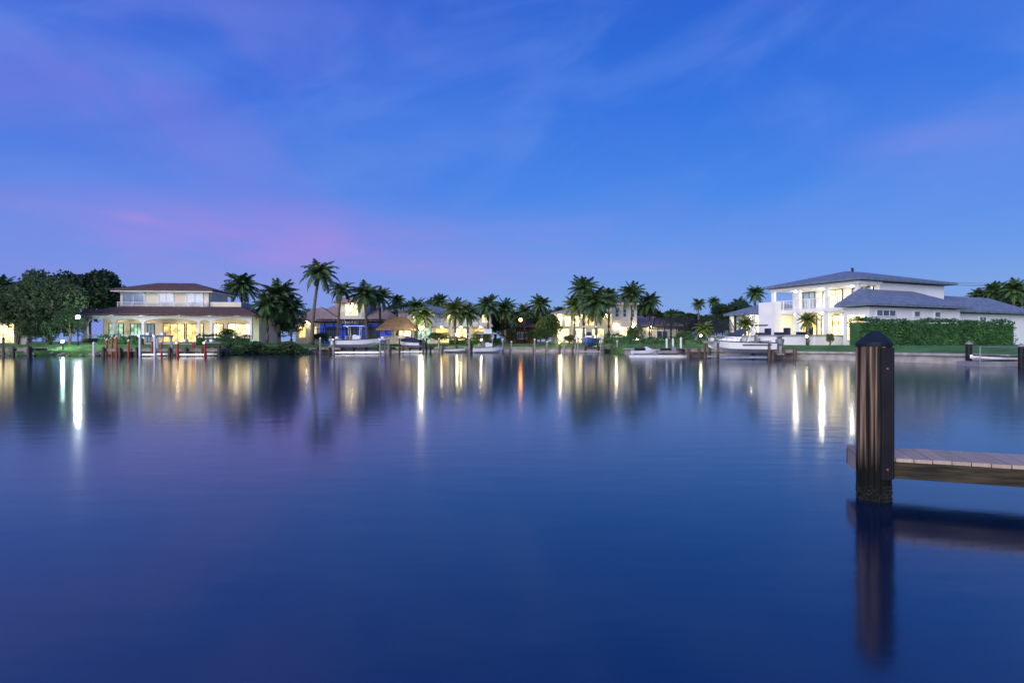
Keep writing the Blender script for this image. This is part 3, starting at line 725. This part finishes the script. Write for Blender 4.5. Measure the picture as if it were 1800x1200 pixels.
def piling(px, topy, D, mat, label, group, r=.12, cap='trim', name='mooring_piling'):
    t = thing(name, label, 'piling', (W(px,D),D,0), 0, group); h = Z(topy,D)
    MB().tube([(0,0,-.8),(0,0,h-.1)], [r*1.05,r], 10).build('post', mat, t, smooth=False)
    MB().tube([(0,0,h-.1),(0,0,h-.04),(0,0,h+.1)], [r*1.25,r*1.25,.01], 10).build('cap', cap, t)
for px, ty in ((188,596),(197,590),(205,590),(226,598),(268,598),(284,600),(312,600),(341,600),(362,598)):
    piling(px, ty, 54.1+.3*(px%3), 'red', 'red painted mooring piling with a white cap in front of the brown villa', 'red pilings at the left dock', .085)
def wp(lst, D, label, group, mat='weather', cap='trim'):
    for px, ty in lst: piling(px, ty, D, mat, label, group, .1, cap)
wp(((563,594),(683,594)), 65.6, 'grey piling by the centre console boat lift', 'grey pilings at the centre console boat')
wp(((772,595),(825,594),(884,596),(899,600)), 72, 'grey piling by the small tower boat', 'grey pilings near the tower boat')
wp(((940,596),(962,600),(992,597),(1060,594),(1085,599)), 70.6, 'grey piling along the dock below the palm cluster', 'grey pilings below the palm cluster')
wp(((1172,596),(1183,596),(1197,594)), 56, 'white piling behind the low floating craft', 'white pilings behind the floating craft', 'trim')
wp(((165,602),), 55.5, 'white piling at the bank left of the red pilings', 'white pilings left of the red ones', 'trim')
wp(((6,594),(50,596)), 53.6, 'dark piling at the far left dock', 'dark pilings at the far left dock', 'pilew', 'dark')
wp(((1128,600),(1150,601)), 60, 'dark piling behind the low floating craft', 'dark pilings behind the floating craft', 'pilew', 'dark')
piling(1703, 602, 33.8, 'dark', 'black piling beside the dinghy at the right edge', None, .16, 'grey')
piling(1795, 606, 31.4, 'dark', 'black piling at the very right edge of the photo', None, .14, 'grey')

def boat_lift(px0, px1, D, dep, topy, label, mat='trim'):
    x0, x1 = W(px0,D), W(px1,D); a = (x1-x0)/2; h = Z(topy,D)
    t = thing('boat_lift', label, 'boat lift', ((x0+x1)/2,D,0), 0)
    for x in (-a,a):
        for y in (0,dep): MB().tube([(x,y,-.8),(x,y,h)], .1, 10).build('piling', mat, t)
        MB().box(x-.1,x+.1,-.2,dep+.2,h,h+.18).build('top_beam', 'alum', t)
        MB().box(x-.14,x+.14,dep/2-.25,dep/2+.25,h+.183,h+.42).build('motor_box', 'gel', t)
        for y in (.15,dep-.15): MB().tube([(x,y,.25),(x,y,h)], .012, 5).build('cable', 'dark', t)
    for y in (.15,dep-.15): MB().box(-a+.12,a-.12,y-.08,y+.08,.12,.28).build('cradle_beam', 'alum', t)
    return t
boat_lift(246,272,53.2,2.6,592,'empty white boat lift in front of the arched veranda','trim')
boat_lift(312,360,53.2,2.6,604,'low empty boat lift between the red pilings at the right of the villa dock','red')
boat_lift(702,744,67.5,2.4,594,'boat lift holding the covered boat below the thatched hut','pilew')
boat_lift(586,668,63.4,2.6,598,'boat lift holding the centre console boat','weather')
boat_lift(1016,1056,68,2.6,596,'boat lift holding the boat below the palm cluster','weather')
boat_lift(1262,1352,44.3,3.0,603,'heavy boat lift under the large motorboat','pilew')

# ------------------------------------------------------------ boats
def hull_mesh(Lh, B, H, fore=.62, floor=.45):
    m = MB(); n = 14; vs = []
    for i in range(n):
        t = i/(n-1); x = -Lh/2+Lh*t; q = max(0,(t-.4)/.6)
        hb = B/2*(1-.985*q**2.3); zk = H*.6*max(0,(t-.62)/.38)**2; zs = H*(1+.28*t*t)
        zc = zk+(zs-zk)*.38; fl = zs-.04 if t > fore else H*floor; g = max(hb-.14,hb*.5)
        vs += [(x,-g*.96,fl),(x,-g,zs),(x,-hb,zs),(x,-hb*.86,zc),(x,0,zk),(x,hb*.86,zc),(x,hb,zs),(x,g,zs),(x,g*.96,fl)]
    fs = []
    for i in range(n-1):
        for j in range(9):
            k = (j+1)%9; fs.append((i*9+j,i*9+k,(i+1)*9+k,(i+1)*9+j))
    fs += [(0,1,2,3),(0,3,4,5,8),(5,6,7,8)]
    e = (n-1)*9; fs.append(tuple(e+j for j in range(9)))
    return m.add(vs, fs)
def outboard(root, x, y, z, s_=1.0, mat='dark'):
    o = MB().tube([(x-.25*s_,y,z+.02),(x-.27*s_,y,z+.12*s_),(x-.3*s_,y,z+.4*s_),(x-.3*s_,y,z+.58*s_),(x-.26*s_,y,z+.66*s_)], [.15*s_,.2*s_,.22*s_,.2*s_,.1*s_], 10).build('outboard_motor', mat, root, smooth=True)
    MB().box(x-.34*s_,x-.18*s_,y-.05*s_,y+.05*s_,z-.6*s_,z+.03).box(x-.44*s_,x-.12*s_,y-.1*s_,y+.1*s_,z-.5*s_,z-.46*s_).tube([(x-.5*s_,y,z-.62*s_),(x-.2*s_,y,z-.62*s_),(x-.02*s_,y,z-.62*s_)],[.05*s_,.07*s_,.02],8).build('drive_leg', mat, o)
def boat(px, D, z, rz, Lh, B, H, label, style, hm='gel', motors=1, mm='dark', name='motorboat', cat='boat'):
    t = thing(name, label, cat, (W(px,D),D,z), rz)
    hull_mesh(Lh,B,H).build('hull', hm, t)
    m = MB()
    for sg in (-1,1):
        pts = []
        for i in range(10):
            q0 = .0+i/9*.97; q = max(0,(q0-.4)/.6); hb = B/2*(1-.985*q**2.3)
            pts.append((-Lh/2+Lh*q0, sg*(hb+.02), H*(1+.28*q0*q0)-.03))
        m.tube(pts, .035, 5)
    m.build('rub_rail', 'dark' if hm == 'gel' else 'trim', t)
    f = H*.45
    if style in ('ttop','tower'):
        MB().box(-.35,.5,-.35,.35,f,f+.95).box(-.3,.1,-.33,.33,f+.95,f+1.05).build('console', 'gel', t)
        MB().add([(.5,-.36,f+.96),(.5,.36,f+.96),(.2,.32,f+1.4),(.2,-.32,f+1.4),(.53,-.36,f+.96),(.53,.36,f+.96),(.23,.32,f+1.4),(.23,-.32,f+1.4)], [(0,1,2,3),(4,5,6,7),(0,1,5,4),(1,2,6,5),(2,3,7,6),(3,0,4,7)]).build('windshield', 'wscreen', t)
        MB().box(-1.1,-.6,-.45,.45,f,f+.5).box(-1.15,-1.0,-.45,.45,f+.5,f+.95).build('helm_seat', 'grey', t)
        hh = f+2.0 if style == 'ttop' else f+2.1
        lg = MB()
        for a_, b_ in ((-.8,-.5),(-.8,.5),(.55,-.5),(.55,.5)): lg.tube([(a_*.75,b_*.8,f),(a_,b_,hh)], .03, 6)
        lg.build('top_frame', 'alum', t)
        MB().box(-1.3,1.0,-B*.36,B*.36,hh,hh+.08).build('hard_top', 'gel', t, bevel=.03)
        if style == 'tower':
            MB().box(-.5,.4,-.35,.35,hh+.08,hh+.6).build('upper_console', 'gel', t); MB().tube([(-.9,.5,hh),(-1.5,.8,hh+1.6)], .015, 5).tube([(-.9,-.5,hh),(-1.5,-.8,hh+1.6)], .015, 5).build('antenna', 'trim', t)
        else:
            MB().tube([(-1.2,.6,hh),(-1.6,.7,hh+1.2)], .015, 5).build('antenna', 'trim', t)
    if style == 'cruiser':
        zz = H*1.06
        MB().add([(.2,-B*.36,zz),(1.9,-B*.22,zz+.1),(1.9,B*.22,zz+.1),(.2,B*.36,zz),(.0,-B*.33,zz+.42),(1.2,-B*.18,zz+.38),(1.2,B*.18,zz+.38),(.0,B*.33,zz+.42)], [(3,2,1,0),(4,5,6,7),(0,1,5,4),(1,2,6,5),(2,3,7,6),(3,0,4,7)]).build('cabin', 'gel', t, bevel=.04)
        MB().add([(.1,-B*.34,zz+.42),(1.15,-B*.17,zz+.39),(1.15,B*.17,zz+.39),(.1,B*.34,zz+.42),(-.5,-B*.32,zz+1.0),(.15,-B*.19,zz+1.05),(.15,B*.19,zz+1.05),(-.5,B*.32,zz+1.0)], [(0,1,5,4),(1,2,6,5),(2,3,7,6),(4,5,6,7)]).build('windshield', 'wscreen', t)
        MB().tube([(-.4,-B*.4,H),(-.9,-B*.38,H+1.35),(-.9,B*.38,H+1.35),(-.4,B*.4,H)], .05, 6).build('radar_arch', 'gel', t)
        MB().box(-1.9,-.7,-B*.34,B*.34,H+1.32,H+1.4).build('bimini', 'navy', t, bevel=.03)
        for y in (-.5,.5): MB().box(-1.1,-.6,y-.25,y+.25,f,f+.55).box(-1.15,-1.05,y-.25,y+.25,f+.55,f+1.1).build('seat', 'grey', t)
        MB().box(-Lh/2+.5,-Lh/2+1.0,-B*.36,B*.36,f,f+.5).build('bench_seat', 'grey', t)
        rl = MB()
        for sg in (-1,1):
            pts = []
            for i in range(7):
                q0 = .5+i/6*.46; q = max(0,(q0-.4)/.6); hb = B/2*(1-.985*q**2.3)*.93; p = (-Lh/2+Lh*q0, sg*hb, H*(1+.28*q0*q0)); pts.append((p[0],p[1],p[2]+.35)); rl.tube([p,pts[-1]], .014, 5)
            rl.tube(pts, .018, 5)
        rl.build('bow_rail', 'alum', t)
        MB().box(-Lh*.42,Lh*.0,B/2-.005,B/2+.012,H*.72,H*.82).build('hull_stripe', 'navy', t)
    if style == 'cover':
        m = MB(); n = 9
        vs = []
        for i in range(n):
            q0 = i/(n-1)*.98; q = max(0,(q0-.4)/.6); hb = B/2*(1-.985*q**2.3)+.04; zs = H*(1+.28*q0*q0); x = -Lh/2+Lh*q0; pk = .5*math.sin(math.pi*min(1,.15+q0*.8))
            vs += [(x,-hb,zs-.12),(x,-hb,zs+.03),(x,-hb*.4,zs+pk*.8),(x,0,zs+pk),(x,hb*.4,zs+pk*.8),(x,hb,zs+.03),(x,hb,zs-.12)]
        m.add(vs, [(i*7+j,i*7+j+1,(i+1)*7+j+1,(i+1)*7+j) for i in range(n-1) for j in range(6)]); m.build('canvas_cover', 'navy' if motors else 'grey', t, smooth=True)
    if style == 'open':
        MB().box(-.2,.15,-B*.4,B*.4,f,f+.25).build('thwart_seat', 'dockw', t); MB().box(-Lh/2+.3,-Lh/2+.6,-B*.4,B*.4,f,f+.25).build('thwart_seat', 'dockw', t)
    for k in range(motors): outboard(t, -Lh/2, (k-(motors-1)/2)*.52, H*.75, 1.15 if motors > 1 else .9, mm)
    return t
boat(626,64.6,.75,R(4),5.2,1.9,.85,'white hard top boat raised on a lift in front of the blue lit pool cage','ttop','gel',1,'grey')
boat(722,68.7,.7,R(170),2.6,1.6,.7,'small canvas covered boat on the lift below the thatched hut','cover','gel',1)
boat(800,72.2,.02,R(-8),2.6,1.2,.5,'tiny white open skiff left of the tower boat','open','gel',0,name='skiff')
boat(858,70.2,-.1,R(12),3.6,1.7,.8,'white boat with raised tower moored in the middle of the far bank','tower','gel',1)
boat(1036,69.4,.75,R(-105),4.4,2.1,.95,'blue and white boat seen bow on, raised on a lift below the palm cluster','ttop','gelblue',1,'grey')
boat(1303,45.8,.5,R(163),5.0,2.1,.85,'large white motorboat with three outboard engines raised on a lift','cruiser','gel',3,'grey')
boat(1748,33.4,.28,R(183),3.0,1.3,.3,'low white dinghy on a floating platform at the right edge','open','gel',0,name='dinghy')
t = thing('floating_platform', 'low floating platform with two covered watercraft left of the large motorboat dock', 'floating dock', (W(1155,53),53,0), R(-3))
m = MB()
for k in range(9): m.box(-2.7+k*.6,-2.7+k*.6+.56,-.9,.9,-.1,.2)
m.build('float_modules', 'alum', t)
MB().box(-2.72,2.72,-.96,-.9,.0,.16).build('fender', 'trim', t)
def jetski(px, D, rz, col, label):
    t = thing('jet_ski', label, 'jet ski', (W(px,D),D,.2), rz)
    hull_mesh(2.3,.85,.38,.3,.9).build('hull', col, t)
    MB().box(-.9,.1,-.17,.17,.36,.62).build('seat', 'dark', t, bevel=.06)
    MB().add([(.1,-.25,.4),(.9,-.12,.42),(.9,.12,.42),(.1,.25,.4),(.15,-.16,.78),(.5,-.08,.66),(.5,.08,.66),(.15,.16,.78)], [(3,2,1,0),(4,5,6,7),(0,1,5,4),(1,2,6,5),(2,3,7,6),(3,0,4,7)]).build('cowl', col, t, bevel=.03)
    MB().tube([(.15,-.35,.85),(.25,0,.82),(.15,.35,.85)], .025, 6).build('handlebar', 'dark', t)
jetski(1132,53,R(10),'gel','white jet ski on the left half of the floating platform')
jetski(1178,52.9,R(-6),'grey','grey jet ski on the right half of the floating platform')
pl = thing('floating_platform', 'flat grey platform under the dinghy at the right edge', 'floating dock', (W(1750,33.4),33.4,0), R(3))
MB().box(-1.7,1.9,-.8,.8,-.1,.27).build('float', 'grey', pl, bevel=.03)
MB().tube([(-1.5,-.6,.27),(-1.5,-.6,1.15)], .03, 6).tube([(1.6,-.6,.27),(1.6,-.6,1.15)], .03, 6).tube([(-1.5,-.6,1.12),(1.6,-.6,1.12)], .02, 6).build('hand_rail', 'alum', pl)

for px, lab in ((1612,'wooden utility pole hidden behind the mansion roof'),(1905,'wooden utility pole beyond the right edge')):
    t = thing('utility_pole', lab, 'utility pole', (W(px,95),95,GZ), 0); MB().tube([(0,0,0),(0,0,10.6)], [.17,.12], 8).build('pole', 'bark', t); MB().box(-.06,.06,-1.1,1.1,10.0,10.15).build('crossarm', 'bark', t)
for k, (dy, dz) in enumerate(((-1,0),(1,.05),(0,.4))):
    pts = [(W(1612,95)+(W(1905,95)-W(1612,95))*i/12, 95+dy, GZ+10.15+dz-.9*(1-((i-6)/6)**2)*.6) for i in range(13)]
    tag(MB().tube(pts, .02, 4).build('overhead_wire', 'dark'), 'thin overhead wire crossing the sky above the mansion right roof', 'wire', 'overhead wires')

# ------------------------------------------------------------ foreground pile and dock
woodp = bpy.data.materials.new('slatted_wood'); woodp.use_nodes = True
n3 = woodp.node_tree; b = n3.nodes['Principled BSDF']; tcc = n3.nodes.new('ShaderNodeTexCoord')
mpp = n3.nodes.new('ShaderNodeMapping'); mpp.inputs['Scale'].default_value = (34,34,.7); n3.links.new(tcc.outputs['Object'], mpp.inputs[0])
na = n3.nodes.new('ShaderNodeTexNoise'); na.inputs['Scale'].default_value = 1.0; na.inputs['Detail'].default_value = 6; n3.links.new(mpp.outputs[0], na.inputs['Vector'])
cra = n3.nodes.new('ShaderNodeValToRGB'); cra.color_ramp.elements[0].position = .42; cra.color_ramp.elements[0].color = (.018,.015,.014,1); cra.color_ramp.elements[1].position = .68; cra.color_ramp.elements[1].color = (.36,.25,.18,1)
e_ = cra.color_ramp.elements.new(.53); e_.color = (.09,.062,.048,1)
n3.links.new(na.outputs['Fac'], cra.inputs[0])
sx = n3.nodes.new('ShaderNodeSeparateXYZ'); n3.links.new(tcc.outputs['Object'], sx.inputs[0])
nb_ = n3.nodes.new('ShaderNodeTexNoise'); nb_.inputs['Scale'].default_value = .6; n3.links.new(mpp.outputs[0], nb_.inputs['Vector'])
ad = n3.nodes.new('ShaderNodeMath'); ad.operation = 'MULTIPLY_ADD'; ad.inputs[1].default_value = .3; n3.links.new(nb_.outputs['Fac'], ad.inputs[0]); n3.links.new(sx.outputs[2], ad.inputs[2])
mrr = n3.nodes.new('ShaderNodeMapRange'); mrr.inputs[1].default_value = .42; mrr.inputs[2].default_value = .70; n3.links.new(ad.outputs[0], mrr.inputs[0])
mxx = n3.nodes.new('ShaderNodeMix'); mxx.data_type = 'RGBA'; mxx.inputs[6].default_value = (.006,.007,.007,1); n3.links.new(mrr.outputs[0], mxx.inputs[0]); n3.links.new(cra.outputs[0], mxx.inputs[7]); n3.links.new(mxx.outputs[2], b.inputs['Base Color'])
b.inputs['Roughness'].default_value = .85; b.inputs['Specular IOR Level'].default_value = .2
bb = n3.nodes.new('ShaderNodeBump'); bb.inputs['Strength'].default_value = .5; bb.inputs['Distance'].default_value = .01; n3.links.new(na.outputs['Fac'], bb.inputs['Height']); n3.links.new(bb.outputs[0], b.inputs['Normal'])
capm = pm('dark_blue_cap', (.016,.022,.038), (.009,.012,.022), 8, .6, spec=.25)
cx, cy, cr_ = W(1536,5.18), 5.18, .140
t = thing('dock_piling', 'thick slatted wooden dock piling with dark pointed cap and black vertical strips', 'piling', (cx,cy,0), 0)
m = MB(); ns = 18; prof = []; rb = random.Random(3)
for k in range(ns):
    a0 = 2*math.pi*k/ns; da = 2*math.pi/ns; jr = rb.uniform(-.004,.004)
    for fr, rr in ((.0,.92),(.12,.99),(.5,1.0),(.88,.99)): prof.append((a0+da*fr, cr_*rr+jr))
n = len(prof); zs = [-.9,.0,.4,.8,1.41]
vs = [(q*math.cos(a)*(1 if z_ > .3 else .95), q*math.sin(a)*(1 if z_ > .3 else .95), z_) for z_ in zs for a, q in prof]
fs = [(j*n+i, j*n+(i+1)%n, (j+1)*n+(i+1)%n, (j+1)*n+i) for j in range(len(zs)-1) for i in range(n)]
fs.append(tuple((len(zs)-1)*n+i for i in range(n)))
m.add(vs, fs); m.build('post', woodp, t)
m = MB(); n = 28; vs = []
for z_, q in ((1.385,1.035),(1.412,1.045),(1.422,1.02)):
    for i in range(n):
        a = 2*math.pi*i/n; vs.append((q*cr_*math.cos(a), q*cr_*math.sin(a), z_))
for i in range(n):
    a = 2*math.pi*i/n; vs.append((.02+.035*max(-1,min(1,math.cos(a)*1.2)), .004*math.sin(a), 1.528))
m.add(vs, [(j*n+i, j*n+(i+1)%n, (j+1)*n+(i+1)%n, (j+1)*n+i) for j in range(3) for i in range(n)]+[tuple(3*n+i for i in range(n)), tuple(range(n))[::-1]])
m.build('cap', capm, t)
bn = MB()
for k in range(520):
    a = rb.uniform(0,6.28); z_ = rb.uniform(-.10,.14)
    blob(bn, ((cr_*.95-.002)*math.cos(a), (cr_*.95-.002)*math.sin(a), z_), rb.uniform(.008,.017), rb)
bn.build('barnacles', pm('barnacle',(.022,.022,.02),(.009,.009,.009),20,.9), t)
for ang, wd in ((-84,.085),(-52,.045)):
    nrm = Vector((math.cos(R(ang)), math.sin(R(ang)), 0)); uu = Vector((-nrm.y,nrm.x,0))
    MB().obox(nrm*(cr_+.003)+Vector((0,0,.79)), uu, nrm, wd, .03, 1.17).build('black_strip', 'dark', t, bevel=.004)  # black upright strips along the front of the post
nrm = Vector((math.cos(R(-84)), math.sin(R(-84)), 0))
for z_ in (.30,1.19):
    c = nrm*(cr_+.019)+Vector((0,0,z_)); MB().tube([c, c+nrm*.01], .009, 8).build('bolt', pm('rusty_bolt',(.4,.16,.06),(.25,.1,.04),20,.7), t)
dk = thing('foreground_dock', 'narrow wooden dock with pale boards running off the right edge', 'dock', (3.42,5.82,-.012), R(-20))
board = pm('pale_deck_board', (.54,.44,.36), (.34,.27,.22), 3, .7, .15, (14,1.2,1), island=True, spec=.2)
m = MB(); rb = random.Random(2); x = 0
while x < 4.2:
    dz = rb.uniform(-.002,.002); m.box(x,x+.136,-.60,.0,.352+dz,.385+dz); x += .142
m.build('deck_boards', board, dk, bevel=.003)
fsc = pm('dark_fascia', (.07,.058,.036), (.018,.016,.012), 3, .7, .3, (1,10,10), spec=.2)  # much darker brown than the deck boards
MB().box(.0,4.2,-.595,-.555,.20,.349).box(.0,4.2,-.045,-.005,.20,.349).build('rim_joist', fsc, dk, bevel=.004)
MB().box(.002,.04,-.553,-.047,.20,.349).build('end_board', board, dk)
jm = MB()
for k in range(1,7): jm.box(k*.6,k*.6+.04,-.553,-.047,.2,.345)
jm.build('cross_joist', fsc, dk)
MB().tube([(2.9,-.3,-.9),(2.9,-.3,.199)], .1, 12).build('support_piling', 'pilew', dk)
